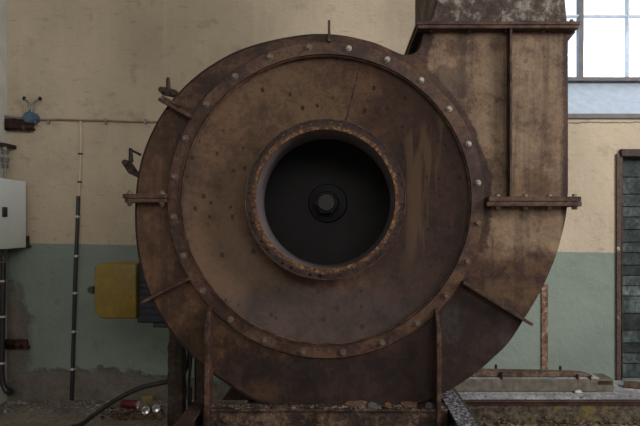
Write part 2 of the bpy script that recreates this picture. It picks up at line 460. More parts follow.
# window
win = bpy.data.objects.new('window_1', None); COL.objects.link(win); win.location = (WX0, YG, zg); struct(win)
g = MB()
def vbar(px, w_): x = ax(px, YG); g.box(x-w_/2, x+w_/2, YG-.025, YG+.025, zg, WZ1)
def hbar(py, h_, x0=WX0, x1=WX1): z = az(py, YG); g.box(x0, x1, YG-.022, YG+.022, z-h_/2, z+h_/2)
for q in (627, 673): vbar(q, .012)
hbar(16.5, .012); hbar(-48, .012)
vbar(533, .012)
g.build('glazing_bars', M['winbar'], win)
g = MB(); vbar(580, .034); vbar(719, .034); g.box(WX0, WX1, YG-.03, YG+.03, zg, zg+.026); g.build('frame', M['steelframe'], win)
MB().box(WX0, WX1, YG+.006, YG+.01, zg, WZ1).build('glass', M['glass'], win)
MB().chip(at(630, 9, YG), .006, 3).build('catch', M['dark'], win)
# boarded door
door = bpy.data.objects.new('door_1', None); COL.objects.link(door); door.location = (DX0, YW, ZP); struct(door)
z = ZP+.004; k = 0
while z < DZ1-.01:
    h = rnd.choice((.07, .085, .095, .115)); z1 = min(z+h, DZ1-.004)
    yo = rnd.uniform(0, .012)
    MB().box(DX0+.002, DX1-.002, YW+.05+yo, YW+.075+yo, z, z1-.004).build('board', M['boards'][rnd.choice((0, 1, 1, 2, 2, 3))], door, bevel=.003)
    z = z1; k += 1
MB().box(DX0+.002, DX1-.002, YW+.1, YW+.12, ZP, DZ1).build('backing', M['dark'], door)
fr = MB(); x0 = ax(615.5, YW)
fr.box(x0, DX0, YW-.018, YW+.02, ZP-.02, az(154, YW)); fr.box(DX0-.012, DX0, YW-.018, YW+.05, ZP, az(154, YW))
fr.build('frame', M['peel'], door, bevel=.002)
MB().box(ax(619, YW), DX1+.05, YW-.03, YW+.02, az(157, YW), az(149.5, YW)).build('lintel', M['dark'], door, bevel=.005)

# ------------------------------------------------------------------ the fan
fan = empty('centrifugal_fan', RO, 'huge rusty centrifugal fan with snail-shaped casing and round open inlet', 'fan')
out_px = [(424,28),(423,38),(420.5,47),(415,53),(406,55),(397,52.5),(385,47),(370,41),(350,36),(330,33.5),(310,33.5),(290,36),(270,40),(250,45.5),(230,53.5),
          (210,65),(195,76),(180,90),(165,108),(153,128),(144,149),(138,171),(135,195),(134.3,220),(136,245),(140,268),(147,291),(156,310),(165,325),
          (176,340),(187,352),(200,365),(213,375.5),(232,388),(250,399),(268,406),(300,409),(390,409),(416,404),(448,391),(476,372.6),(494,357),(509,342),(524,319),(539.6,293),
          (549,273),(556.5,254),(563,230),(566.5,212),(568,190),(568,28)]
curve = catmull(out_px[1:-1], 3)
OUT = [out_px[0]]+curve+[out_px[-1]]
OP = [(ax(x, YP), az(y, YP)) for x, y in OUT]
def circ(r, n=96, cx=AXX, cz=AXZ): return [(cx+r*math.cos(2*PI*k/n), cz+r*math.sin(2*PI*k/n)) for k in range(n)]
S = YP/F
R_OUT, R_IN = 158*S, 145*S
YBK = 2.95
def offset(poly, d):
    o = []
    for i, p in enumerate(poly):
        a = Vector(poly[max(i-1, 0)]); b = Vector(poly[min(i+1, len(poly)-1)]); t_ = (b-a).normalized()
        o.append((p[0]-t_.y*d, p[1]+t_.x*d))
    return o
FP = []
for (x, z), (xo, zo) in zip(OP, offset(OP, .010)):
    k = max(0., min(1., (ax(380, YP)-x)/.3)); FP.append((x+(xo-x)*k, z+(zo-z)*k))
MB().prism(FP, YP, YP+.008, [circ(149*S)]).build('front_plate', M['front'], fan)
MB().prism(OP, YBK, YBK+.008, [circ(.09, 32)]).build('back_plate', M['shell'], fan)
# scroll shell
sh = MB()
inn = offset(OP, .006)
rows = []
for poly in (OP, inn):
    for y in (YP+.008, YBK):
        rows.append([sh.bm.verts.new((x, y, z)) for x, z in poly])
sh.bridge(rows[0], rows[1], False); sh.bridge(rows[2], rows[3], False); sh.bridge(rows[0], rows[2], False); sh.bridge(rows[1], rows[3], False)
for e in (0, -1): sh.face([rows[0][e], rows[1][e], rows[3][e], rows[2][e]])
sh.build('scroll_shell', M['shell'], fan)
# cover ring, dished cover disc
yr = YP-.013
MB().lathe([(R_OUT, YP-.0005), (R_OUT, yr+.003), (R_OUT-.003, yr), (R_IN+.003, yr), (R_IN, yr+.003), (R_IN, YP+.012), (R_IN+.004, YP+.012), (R_IN+.004, YP-.0005)], AXX, AXZ, 144, True).build('cover_ring', M['ring'], fan)
MB().lathe([(R_IN-.0005, yr-.004), (R_IN+.0025, yr-.004), (R_IN+.0025, yr+.002), (R_IN-.0005, yr+.002)], AXX, AXZ, 144, True).build('ring_lip', M['ring'], fan)
MB().lathe([(R_IN-.004+.0045*math.cos(q*PI/4), yr+.008+.0045*math.sin(q*PI/4)) for q in range(8)], AXX, AXZ, 144, True).build('disc_bead', M['bar'], fan)
r_t = .2725
YF = 2.42
prof = []
for q in range(13):
    u = q/12; r = R_IN+.003+(r_t+.008-R_IN-.003)*u
    prof.append((r, YP+.014+.085*u-.02*u*u))
disc = MB().lathe(prof+[(r, y+.006) for r, y in prof[::-1]], AXX, AXZ, 144, True).build('cover_disc', M['disc'], fan)
# welded seam across the disc
p = []
for q in range(12):
    u = q/11; px = 361+(346-361)*u; py = 62+(121-62)*u
    r = math.hypot(px-326, py-199)*S; uu = (R_IN+.003-r)/(R_IN+.003-r_t-.008)
    y = YP+.014+.085*uu-.02*uu*uu
    p.append((ax(px, y), y-.001+.0006*math.sin(q*5), az(py, y)))
MB().tube(p, [.0035+.0012*math.sin(q*3.1) for q in range(12)], 8).build('weld_seam', M['bar'], disc)
# inlet tube and drilled flange
tube = MB().lathe([(r_t, YF+.002), (r_t, 2.70), (r_t+.006, 2.70), (r_t+.006, YF+.002)], AXX, AXZ, 120, True).build('inlet_tube', M['tube'], fan)
holes = []
for k in range(16):
    for d in (-3.7, 3.7):
        a = math.radians(127.1+22.5*k+d)
        holes.append(circ(.0058, 10, AXX+.299*math.cos(a), AXZ+.299*math.sin(a)))
MB().prism(circ(.311, 144), YF-.004, YF+.008, [circ(r_t-.001, 120)]+holes).build('inlet_flange', M['inlet'], fan)
MB().lathe([(.3095, YF-.006), (.3128, YF-.006), (.3128, YF+.009), (.3095, YF+.009)], AXX, AXZ, 144, True).build('flange_rim', M['bar'], fan)
# ring bolts
def hexbolt(mb, c, n, r, h, ph=0, washer=True):
    c = Vector(c); n = Vector(n).normalized()
    if washer: mb.cone(c, c+n*.003, r*1.35, r*1.3, 16)
    mb.cone(c+n*.002, c+n*(h*.8), r, r, 6, ph); mb.cone(c+n*(h*.8), c+n*h, r, r*.8, 6, ph)
rb = 152.5*S
for k in range(24):
    a = math.radians(6.4+15*k)
    m = MB(); hexbolt(m, (AXX+rb*math.cos(a), yr+.0005, AXZ+rb*math.sin(a)), (0, -1, 0), 0.0088 if (6.4+15*k) % 360 < 85 else .0105, .014, rnd.uniform(0, 1))
    deg = (6.4+15*k) % 360
    mt = M['boltw'] if deg < 85 else (M['boltr'] if 320 < deg < 352 else M['bolt'])
    o = m.build('bolt', mt, fan)
    if mt is not M['bolt']: o['label'] = 'pale clean bolt head' if mt is M['boltw'] else 'orange rusted bolt head'
# impeller
imp = MB()
imp.lathe([(.0, 2.86), (.52, 2.86), (.52, 2.866), (.0, 2.866)], AXX, AXZ, 72).build('impeller_disc', M['inner'], fan)
MB().lathe([(.285, 2.715), (.52, 2.765), (.52, 2.770), (.285, 2.721)], AXX, AXZ, 72, True).build('impeller_shroud', M['inner'], fan)
for k in range(12):
    a = 2*PI*k/12; b = a-.35
    m = MB()
    p0 = (AXX+.3*math.cos(a), AXZ+.3*math.sin(a)); p1 = (AXX+.515*math.cos(b), AXZ+.515*math.sin(b))
    v = [m.bm.verts.new((p0[0], 2.722, p0[1])), m.bm.verts.new((p1[0], 2.77, p1[1])), m.bm.verts.new((p1[0], 2.86, p1[1])), m.bm.verts.new((p0[0], 2.86, p0[1]))]
    f = m.face(v); g_ = bmesh.ops.extrude_face_region(m.bm, geom=[f])
    for e in g_['geom']:
        if isinstance(e, bmesh.types.BMVert): e.co += Vector((-math.sin(a), 0, math.cos(a)))*.005
    m.build('blade', M['inner'], fan)
hub = MB().lathe([(0, 2.80), (.048, 2.80), (.052, 2.804), (.052, 2.83), (.085, 2.838), (.09, 2.86), (0, 2.86)], AXX, AXZ, 48).build('hub', M['inner'], fan)
m = MB(); m.cone((AXX-.004, 2.80, AXZ), (AXX-.004, 2.765, AXZ), .056, .056, 6, .3); m.build('shaft_nut', M['inner'], hub, bevel=.004)
MB().cone((AXX-.004, 2.766, AXZ), (AXX-.004, 2.742, AXZ), .04, .036, 24).build('shaft_end', M['hub'], hub)
MB().cone((AXX, 2.95, AXZ), (AXX, 3.5, AXZ), .045, .045, 24).build('shaft', M['dark'], fan)

# outlet flange at the top (two plates with bolts), rib, mid flange, gussets and stiffeners
yf = 2.44
def plate(x0, x1, y_top, y_bot, Y=yf, yb=YBK+.04): return MB().box(ax(x0, Y), ax(x1, Y), Y, yb, az(y_bot, Y), az(y_top, Y))
plate(417.5, 579, 24.8, 28.3).build('outlet_flange', M['bar'], fan, bevel=.002)
m = MB(); xa, ya, xb = ax(568, YP), YP+.1, ax(578, YP)
m.prism([(xa, az(30, YP)), (xb, az(30, YP)), (xa, az(42, YP))], YP+.02, YP+.028).build('gusset', M['bar'], fan)
MB().box(ax(508, YP)-.005, ax(508, YP)+.005, yf+.004, YP, az(198, YP), az(29.5, YP)).build('rib', M['bar'], fan, bevel=.0015)
def split_plate(nm, y_top, y_bot, x0, x1):
    m = MB().box(ax(x0, yf), ax(566, yf), yf, YP, az(y_bot, yf), az(y_top, yf))
    m.box(ax(565, yf), ax(x1, yf), yf, YBK, az(y_bot, yf), az(y_top, yf))
    return m.build(nm, M['bar'], fan, bevel=.002)
split_plate('joint_flange', 196.5, 201.3, 489, 581.5); split_plate('joint_flange', 201.6, 206.3, 487, 582)
for px in (499, 527, 551, 576.5):
    m = MB(); c = at(px, 206.2, yf); c.y = 2.462; hexbolt(m, c, (0, 0, -1), .011, .013); m.build('flange_bolt', M['bolt'], fan); m = MB()
    c2 = at(px, 196.6, yf); c2.y = 2.462; hexbolt(m, c2, (0, 0, 1), .011, .011, 0.4, False)
    m.build('flange_bolt', M['bolt'], fan)
for px in (432, 470, 508, 545):
    m = MB(); c = at(px, 28.3, yf); c.y = 2.466; hexbolt(m, c, (0, 0, -1), .007, .008); m.build('flange_bolt', M['bar'], fan)
# left split flange
m = MB().box(ax(122.5, yf), ax(166.5, yf), yf, YP, az(198.2, yf), az(193.8, yf)); m.build('joint_flange', M['bar'], fan, bevel=.002)
m = MB().box(ax(124.5, yf), ax(166, yf), yf, YP, az(202.6, yf), az(198.5, yf)); m.build('joint_flange', M['bar'], fan, bevel=.002)
for px in (128.5, 161):
    m = MB(); c = at(px, 198.2, yf); c.y = 2.455
    m.cone(c-Vector((0, 0, .032)), c+Vector((0, 0, .032)), .0055, .0055, 10)
    hexbolt(m, c-Vector((0, 0, .016)), (0, 0, -1), .011, .012); hexbolt(m, c+Vector((0, 0, .017)), (0, 0, 1), .011, .01)
    m.build('flange_bolt', M['bolt'], fan)
# stiffeners
def stiff(p, q, wpx, y0=2.435, y1=YP, mat='bar', nm='stiffener'):
    ym = (y0+y1)/2
    a_ = at(p[0], p[1], y0); b_ = at(q[0], q[1], y0); a_.y = b_.y = ym
    return MB().bar(a_, b_, wpx*y0/F, (0, 1, 0), y1-y0).build(nm, M[mat], fan, bevel=.001)
stiff((158.5, 98.5), (190, 116), 3.6); stiff((161.5, 96), (178, 105), 2.6, 2.45)
stiff((140.5, 303), (187, 279.5), 2.8)
stiff((463.5, 282.5), (533, 325), 3.2)
stiff((329, 20), (329, 41), 2.6, 2.46)
# clamps on the rim of the scroll
for pts, blk in ((((168, 78.5), (168.2, 91)), ((163, 91), (176, 94), (181, 101))), (((130.5, 149), (131, 162)), ((127, 163), (133, 172), (141, 176)))):
    Yc = 2.53
    m = MB(); a_, b_ = at(*pts[0], Yc), at(*pts[1], Yc)
    m.cone(a_, b_, .0075, .010, 10); m.cone(a_+Vector((0, 0, .004)), a_, .004, .0075, 10)
    m.build('clamp_handle', M['shell'], fan)
    m = MB(); q = [at(x, y, Yc) for x, y in blk]
    m.bar(q[0], q[1], .03, (0, 1, 0), .03); m.bar(q[1], q[2], .022, (0, 1, 0), .045)
    for w_ in q[:2]: m.cone(w_-Vector((0, .03, 0)), w_+Vector((0, .03, 0)), .012, .012, 8)
    if blk[0][0] < 150: m.cone(at(131, 150, Yc), at(141, 155, Yc), .005, .005, 8)
    m.cone(q[2]-Vector((.0, .0, .012)), q[2]+Vector((.012, .06, -.01)), .014, .014, 8)
    m.build('clamp', M['shell'], fan, bevel=.001)
# support plates standing on the base frame
ZB = .452
for px, py in ((207.5, 313), (438.5, 317)):
    yy = 2.415; x = ax(px, yy); z1 = az(py, yy)
    m = MB()
    poly = [(yy, ZB), (YP, ZB), (YP, z1+.03), (yy+.045, z1+.02), (yy, z1-.03)]
    va = [m.bm.verts.new((x-.0075, y, zz_)) for y, zz_ in poly]; vb = [m.bm.verts.new((x+.0075, y, zz_)) for y, zz_ in poly]
    m.face(va); m.face(vb[::-1]); m.bridge(va, vb)
    m.box(x-.009, x+.009, 2.398, 2.425, .30, z1-.04)
    m.build('support_plate', M['bar'], fan, bevel=.002)

# upper duct standing on the outlet flange
duct = empty('outlet_duct', (ax(495, 2.6), 2.7, az(24.5, yf)), 'flaking grey steel duct rising from the top flange of the rusty fan', 'duct')
m = MB()
zb, zt = az(21, yf), ZC
b0 = (ax(430, 2.47), ax(567.5, 2.47), 2.47, 2.98); k_ = .12
b1 = (b0[0]+.045, b0[1]-.014, 2.475, 2.98)
XBK = ax(415, 2.98)
def ringq(b, z): return [m.bm.verts.new(c) for c in ((b[0], b[2], z), (b[1], b[2], z), (b[1], b[3], z), (XBK, b[3], z))]
r0 = ringq(b0, zb); r1 = ringq(b1, zb+.16); r2 = ringq(b1, zt); m.bridge(r0, r1); m.bridge(r1, r2); m.face(r0[::-1]); m.face(r2)
m.build('duct_wall', M['duct'], duct, bevel=.004)
MB().box(ax(416.5, yf), ax(580.5, yf), yf, YBK+.04, az(24.5, yf), az(21, yf)).build('duct_flange', M['bar'], duct, bevel=.002)
m = MB()
for q in range(60):
    x = rnd.uniform(ax(422, yf), ax(572, yf)); m.chip((x, rnd.uniform(yf+.004, 2.465), az(21, yf)+.001), rnd.uniform(.002, .006), q)
m.build('rust_flakes', M['bar'], duct)['kind'] = 'stuff'
for px in (478, 573):
    m = MB(); c = at(px, 21, yf); c.y = 2.455; hexbolt(m, c, (0, 0, 1), .008, .011); m.build('bolt', M['bolt'], duct)

# ------------------------------------------------------------------ base frame, foundation
found = MB().box(-.62, .62, 2.15, 2.7, 0, .30).box(-.46, .62, 2.7, 3.55, 0, .2999).build('concrete_foundation', M['found'], bevel=.01)
tag(found, 'low dark concrete foundation under the rusty fan and its base frame', 'foundation')
bf = empty('base_frame', (AXX, 2.7, .30), 'crusty rusted steel base frame beneath the fan, littered with flakes', 'frame')
m = MB(); xl, xr = -.535, .42
m.box(xl, xr, 2.425, 2.52, .442, .451); m.box(xl, xr, 2.435, 2.445, .305, .442); m.box(xl, xr, 2.425, 2.52, .301, .309)
m.build('front_beam', M['beam'], bf, bevel=.0015)
for (x0, x1, mt, nm) in ((.424, .497, 'fleck', 'side_rail'), (-.6, -.54, 'dark', 'side_rail')):
    m = MB(); ye = 3.42 if mt == 'fleck' else 2.56; m.box(x0, x1, 2.17, ye, .440, .451); m.box((x0+x1)/2-.006, (x0+x1)/2+.006, 2.17, ye, .309, .440); m.box(x0, x1, 2.17, ye, .301, .309)
    o = m.build(nm, M[mt], bf, bevel=.0015)
    if mt == 'fleck': o['label'] = 'rail speckled with pale grey paint flakes'
MB().box(xl, xr, 3.32, 3.42, .301, .451).build('rear_beam', M['dark'], bf, bevel=.002)
for px in (226, 320):
    m = MB(); c = at(px, 418.5, 2.435); c.y = 2.4355; hexbolt(m, c, (0, -1, 0), .013, .014, .3); m.build('bolt', M['boltr'], bf)
m = MB()
for q in range(520):
    x = rnd.uniform(xl+.01, xr-.02); big_ = x > -.1
    r = rnd.uniform(.003, .008)*(1.3 if big_ else .8)
    m.chip((x, rnd.uniform(2.43, 2.482), .451+r*.25), r, q, .55)
tag(m.build('rust_debris', M['crust'], None), 'rust flakes and grit lying along the front beam under the fan', 'debris', kind='stuff')
for q, (px_, w_, mt, lab) in enumerate(((357, 24, 'tanflake', 'long thin tan scale flake at the left end of the beam flakes'), (373, 12, 'blueflake', 'pale blue-grey paint flake on the front edge of the beam'),
        (388, 9, 'orangeflake', 'small orange rust flake on the front edge of the beam'), (410, 22, 'tanflake', 'broad brown-tan scale flake right of the small orange one'), (429, 9, 'blueflake', 'pale grey flake next to the right support plate'))):
    m = MB(); x = ax(px_, 2.43); hw = w_*.5*2.43/F; zz_ = .4512; q2 = random.Random(q+5)
    yb = 2.442 if mt == 'tanflake' else 2.425
    pts = []
    for k in range(11):
        a_ = 2*PI*k/11; rr_ = q2.uniform(.65, 1.1)
        pts.append((x+hw*math.cos(a_)*rr_, yb+.016+.016*math.sin(a_)*rr_, zz_+.012+.009*math.sin(a_)+q2.uniform(-.003, .004)))
    va = [m.bm.verts.new(p_) for p_ in pts]; vb = [m.bm.verts.new((p_[0], p_[1]+.001, zz_)) for p_ in pts]
    m.face(va); m.face(vb[::-1]); m.bridge(va, vb)
    tag(m.build('scale_flake', M[mt], smooth=False), lab, 'flake', 'loose flakes on the base frame')

# bearing pedestal behind the casing
ped = MB(); Yp = 3.06
px = lambda pts, Y: [(ax(a_, Y), az(b_, Y)) for a_, b_ in pts]
zf = .302
m = MB()
m.prism([(ax(221, Yp), zf), (ax(330, Yp), zf), (ax(330, Yp), az(330, Yp)), (ax(243, Yp), az(330, Yp)), (ax(240, Yp), az(374, Yp)), (ax(233, Yp), az(386, Yp))], Yp+.02, Yp+.2)
m.prism([(ax(300, Yp), zf), (ax(385, Yp), zf), (ax(360, Yp), AXZ-.045), (ax(322, Yp), AXZ-.045)], Yp+.0, Yp+.18)
tag(m.build('bearing_pedestal', M['dark'], bevel=.003), 'dark steel pedestal behind the lower left of the fan casing', 'pedestal')

m = MB(); m.box(ax(194.5, Yp), ax(206.5, Yp), Yp, Yp+.012, 0, az(326, Yp)); m.box(ax(194.5, Yp), ax(196, Yp), Yp, Yp+.07, 0, az(326, Yp)); m.box(ax(191, Yp), ax(210, Yp), Yp-.01, Yp+.08, 0, .012)
tag(m.build('steel_upright', M['dark'], bevel=.001), 'dark angle-iron upright between the hanging thin cable and the fan', 'upright')
# ------------------------------------------------------------------ motor with yellow cover, post, cables
Ym = 3.12
mot = empty('electric_motor', (ax(170, Ym), Ym+.1, az(327, Ym)), 'dark blue motor unit with mustard yellow cover at the left of the fan', 'motor')
m = MB(); c0 = at(187, 282, Ym)
m.box(ax(137, Ym), ax(200, Ym), Ym, Ym+.26, az(323, Ym), az(263, Ym))
m.box(ax(152, Ym), ax(205, Ym), Ym+.01, Ym+.25, az(328, Ym), az(322, Ym))
for q in range(9): m.box(ax(139, Ym), ax(198, Ym), Ym-.006, Ym+.001, az(321-q*6.6, Ym)-.006, az(321-q*6.6, Ym)+.006)
m.build('body', M['navy'], mot, bevel=.004)
def chamfer(x0, x1, z0, z1, c): return [(x0+c, z0), (x1, z0), (x1, z1), (x0+c*.6, z1), (x0, z1-c*.6), (x0, z0+c)]
yx = (ax(96.3, Ym), ax(138.5, Ym), az(318, Ym), az(263, Ym))
cov = MB().prism(chamfer(*yx, .035), Ym-.03, Ym+.2).build('cover', M['yellow'], mot, bevel=.010, segs=3)
m = MB().box(yx[0]-.022, yx[0]+.004, Ym-.01, Ym+.03, az(294, Ym), az(289, Ym)); m.cone(at(92, 289.5, Ym)+Vector((0, -.02, 0)), at(92, 289.5, Ym)+Vector((0, .04, 0)), .016, .016, 12)
m.build('latch', M['black'], cov)
post = MB(); Yq = 3.16
pts = []
w0, w1 = ax(167.5, Yq), ax(182, Yq)
lv = 18; prev = None
for i in range(lv+1):
    z = (az(328, Ym))*i/lv
    j = lambda: rnd.uniform(-.004, .004)
    rg = [post.bm.verts.new(c) for c in ((w0+j()+(.008 if i > lv-3 else 0), Yq, z), (w1+j(), Yq, z), (w1+j(), Yq+.09, z), (w0+j(), Yq+.09, z))]
    if prev: post.bridge(prev, rg)
    else: post.face(rg[::-1])
    prev = rg
post.face(prev)
# the foundation ends to the right of the post, so the post stands on the floor
tag(post.build('support_post', M['post'], smooth=False), 'charred dark post standing on the floor under the blue motor', 'post')
def cable(name, pts, r, mat, label, cat='cable', k=6, n=10):
    P = catmull([tuple(p) for p in pts], k)
    return tag(MB().tube(P, r, n).build(name, M[mat]), label, cat)
cable('power_cable', [at(193, 330, 3.34), at(190, 350, 3.34), at(184, 372, 3.34), at(168, 381, 3.38), at(140, 388, 3.42), at(116, 400, 3.46), at(98, 412, 3.49), at(82, 424, 3.52), Vector((ax(70, 3.54), 3.54, .013)), Vector((ax(52, 3.3), 3.3, .013))], .0135, 'black', 'thick black cable sagging from behind the post to the floor')
cable('earth_cable', [at(192.5, 328, 3.3), at(191.5, 352, 3.3), at(189, 385, 3.3), at(189.5, 415, 3.3), Vector((ax(191, 3.32), 3.32, .305))], .008, 'black', 'thin black cable hanging straight between post and fan support plate')

# ------------------------------------------------------------------ left corner: cabinet, brackets, junction box, pipes
Xc = ax(26, 4.1)
cab = empty('control_cabinet', (XL, 3.8, az(247, 4.1)), 'pale blue-grey control cabinet on the left wall above the green paint', 'cabinet')
zc0, zc1 = az(247, 4.1), az(182, 4.1)
MB().box(XL, Xc-.02, 3.5, 4.1, zc0, zc1).build('body', M['cab'], cab, bevel=.004)
dr = MB().box(Xc-.019, Xc, 3.495, 4.102, zc0-.004, zc1+.003).build('door', M['cab'], cab, bevel=.004)
yl = 3.835; m = MB().box(Xc, Xc+.012, yl-.028, yl+.02, az(217, yl), az(207, yl)); m.build('latch', M['black'], dr, bevel=.005, segs=2)
def bracket(p0, p1, Y, label, bolt=None, taper=0):
    b = empty('wall_bracket', ((ax(p0[0], Y)+ax(p1[0], Y))/2, YW, az(p1[1], Y)), label, 'bracket', 'rusty brackets in the left corner')
    x0, x1, z0, z1 = max(ax(p0[0], Y), XL+.0), ax(p1[0], Y), az(p1[1], Y), az(p0[1], Y)
    m = MB(); m.prism([(x0, z0+taper), (x1, z0), (x1, z1-taper*.5), (x0+(x1-x0)*.45, z1-taper*.5), (x0+(x1-x0)*.4, z1), (x0, z1)], Y, Y+.012); m.box(x0, x1, Y, YW, z0+taper, z0+taper+.01)
    m.build('angle', M['bracket'], b, bevel=.001)
    if bolt:
        m = MB(); c = at(*bolt, Y); hexbolt(m, c, (0, -1, 0), .012, .014); m.build('bolt', M['boltr'], b)
bracket((0, 118.5), (33, 131.5), 4.115, 'brown steel bracket below the blue junction box', (24, 127.5), .012)
bracket((11, 236), (28.5, 247.5), 4.11, 'small brown bracket behind the lower corner of the cabinet')
bracket((3, 339.5), (27, 349), 4.1, 'rusty flat bracket low in the corner over bare plaster', (17.5, 344.5))
# junction box
Yj = 4.085
jb = empty('junction_box', (ax(29.5, Yj), YW, az(124, Yj)), 'round blue junction box with two curved conduit horns on the beige wall', 'junction box')
c = at(29.5, 117.5, Yj); r = 5.8*Yj/F
MB().lathe([(0, YW), (r, YW), (r, Yj-.012), (r*.9, Yj-.02), (0, Yj-.02)], c.x, c.z, 28).build('body', M['blue'], jb)
MB().lathe([(0, Yj-.026), (r*.72, Yj-.026), (r*.78, Yj-.02), (r*.78, Yj-.015)], c.x, c.z, 28).build('lid', M['blue'], jb)
for d in ((1, -.1), (-1, -.05), (0, 1), (.75, -.7)):
    v = Vector((d[0], 0, d[1])).normalized(); m = MB(); b_ = c+v*r*.9; b_.y = Yj+.015
    m.cone(b_, b_+v*.02, .013, .010, 10); m.build('gland', M['blue'], jb)
for pts, in (([(28.6, 112), (28.6, 105), (26.5, 101), (23, 98)],), ([(30.6, 112), (31.2, 105), (34.5, 100.5), (38.8, 98.2)],)):
    P = catmull([tuple(at(x, y, Yj)+Vector((0, .015, 0))) for x, y in pts], 6)
    hn = MB().tube(P, .0075, 8).build('conduit_horn', M['zinc'], jb)
    m = MB(); e = Vector(P[-1]); m.cone(e-Vector((.006, 0, 0)), e+Vector((.008, 0, .0)), .013, .013, 8); m.build('plug', M['dark'], hn)
# horizontal cable with clips
Yh = YW-.012
hc = empty('wall_cable', (ax(100, Yh), YW, az(121, Yh)), 'thin painted cable running level across the beige wall to the junction box', 'cable')
P = catmull([tuple(at(x, y, Yh)) for x, y in ((34.5, 118.8), (44, 119.8), (60, 119.6), (80, 120.3), (105, 120.6), (130, 121.6), (165, 122), (210, 122))], 4)
MB().tube(P, .0065, 8).build('sheath', M['lead'], hc)
P = catmull([tuple(at(x, y, YW-.03)) for x, y in ((1.5, 116), (8, 116.5), (15, 117.6), (24, 118.5))], 4)
MB().tube(P, .008, 8).build('tail', M['zinc'], hc)
for x in (49.5, 106.5, 146):
    m = MB(); q = at(x, 121, YW); m.box(q.x-.006, q.x+.006, YW-.022, YW, q.z-.022, q.z+.012); m.build('clip', M['zinc'], hc)
# vertical cable dropping into black conduit
vc = empty('riser_conduit', (ax(75, YW), YW, az(400, YW)), 'black vertical conduit with white clips rising to a pale cable on the wall', 'conduit')
Yv = YW-.018
P = catmull([tuple(at(x, y, Yv+.008)) for x, y in ((80.5, 120.5), (81, 140), (80.3, 160), (79.8, 180), (78.6, 198))], 4)
MB().tube(P, .0068, 8).build('upper_cable', M['pale'], vc)
P = catmull([tuple(at(x, y, Yv)) for x, y in ((78.2, 196), (77.2, 230), (75.5, 270), (74, 320), (72.5, 370), (71.5, 400))], 4)
MB().tube(P, .0125, 12).build('conduit_pipe', M['blackpipe'], vc)
for x, y in ((78, 216.7), (77, 256), (75.6, 293), (74.2, 331.5), (73, 369)):
    m = MB(); q = at(x, y, Yv); m.lathe([(.0, Yv-.021), (.008, Yv-.020), (.010, Yv-.013), (.0, Yv-.010)], q.x, q.z, 12)
    m.box(q.x-.0135, q.x+.0135, Yv-.0135, YW, q.z-.004, q.z+.004)
    m.build('clip', M['white'], vc)
for x, y in ((81, 154), (80.2, 182)):
    m = MB(); q = at(x, y, YW); m.box(q.x-.012, q.x+.012, YW-.019, YW, q.z-.005, q.z+.005); m.build('clip', M['dark'], vc)
# steel cable bundle above the cabinet and black downpipe below it
Yk = 4.02
t_ = empty('cable_bundle', (ax(5, Yk), Yk, az(180, Yk)), 'grey cable bundle with couplings entering the top of the cabinet', 'cable')
P = catmull([tuple(at(x, y, Yk)) for x, y in ((-3, 143), (2, 144.5), (5, 149), (5.2, 160), (4.8, 172), (4.6, 184))], 4)
MB().tube(P, .013, 10).build('hose', M['zinc'], t_)
for y, r in ((152, .022), (160, .026), (166, .02)):
    q = at(5.1, y, Yk); MB().cone(q-Vector((0, 0, .014)), q+Vector((0, 0, .014)), r, r, 12).build('coupling', M['steelframe'], t_)
q = at(3, 145, Yk); m = MB().box(q.x-.02, q.x+.02, Yk-.02, YW, q.z-.012, q.z+.012); m.build('bracket', M['dark'], t_)
Yd = 4.02
dp = empty('downpipe', (ax(4, Yd), Yd, 0.02), 'black pipe running down the corner under the cabinet, bent at the floor', 'pipe')
P = catmull([tuple(at(x, y, Yd)) for x, y in ((3.5, 243), (3.2, 270), (2.6, 310), (2.0, 350), (1.6, 372), (2.8, 383), (6.2, 390.5), (10, 393.5))], 5)
MB().tube(P, .018, 12).build('pipe', M['blackpipe'], dp)
q0, q1 = at(8.5, 393, Yd), at(11.5, 390.2, Yd); MB().cone(q0, q1, .02, .024, 12).build('elbow_end', M['blackpipe'], dp)
for y in (281, 316.5, 363): q = at(2.6 if y < 350 else 1.8, y, Yd); MB().cone(q-Vector((0, 0, .006)), q+Vector((0, 0, .006)), 0.0205, .0205, 14).box(XL, q.x, q.y-.008, q.y+.008, q.z-.006, q.z+.006).build('clip', M['white'], dp)
q = at(3.3, 256, Yd); m = MB()
m.tube([q+Vector((.0205*math.cos(k*.7), .0205*math.sin(k*.7), -.05+.1*k/60)) for k in range(61)], [.0045+.0025*math.sin(k*2.3) for k in range(61)], 6)
m.build('tape_wrap', M['zinc'], dp)

# ------------------------------------------------------------------ floor litter at the left
def can(cx, cz_, Y, yaw, L, mat, label, lid=True):
    """drinks can lying on its side, its end towards the viewer"""
    R_ = .0275
    o = empty('drinks_can', (cx, Y, cz_), label, 'can', 'discarded cans')
    d = Vector((math.sin(yaw), -math.cos(yaw), 0)); up = Vector((0, 0, 1)); sd = d.cross(up)
    def turned(prof, nm, mt, par):
        m = MB(); rows = []
        for r, y in prof:
            rows.append([m.bm.verts.new(Vector((cx, Y, cz_+R_))+d*y+(sd*math.cos(2*PI*k/24)+up*math.sin(2*PI*k/24))*r) for k in range(24)])
        for i in range(len(rows)-1): m.bridge(rows[i], rows[i+1])
        return m.build(nm, M[mt], par)
    b = turned([(.001, -L/2), (.019, -L/2), (.024, -L/2+.004), (R_, -L/2+.014), (R_, L/2-.016), (.0235, L/2-.003)], 'body', mat, o)
    turned([(.0235, L/2-.003), (.0245, L/2), (.023, L/2+.001), (.0215, L/2-.001), (.020, L/2-.010), (.012, L/2-.013), (.0005, L/2-.014)], 'end', 'alu', o)
    return o
def fl(py): return H*F/(py-CY)
def canpx(px, pyb, yaw, L, mat, label): Y = fl(pyb); return can(ax(px, Y), 0.0, Y, yaw, L, mat, label)
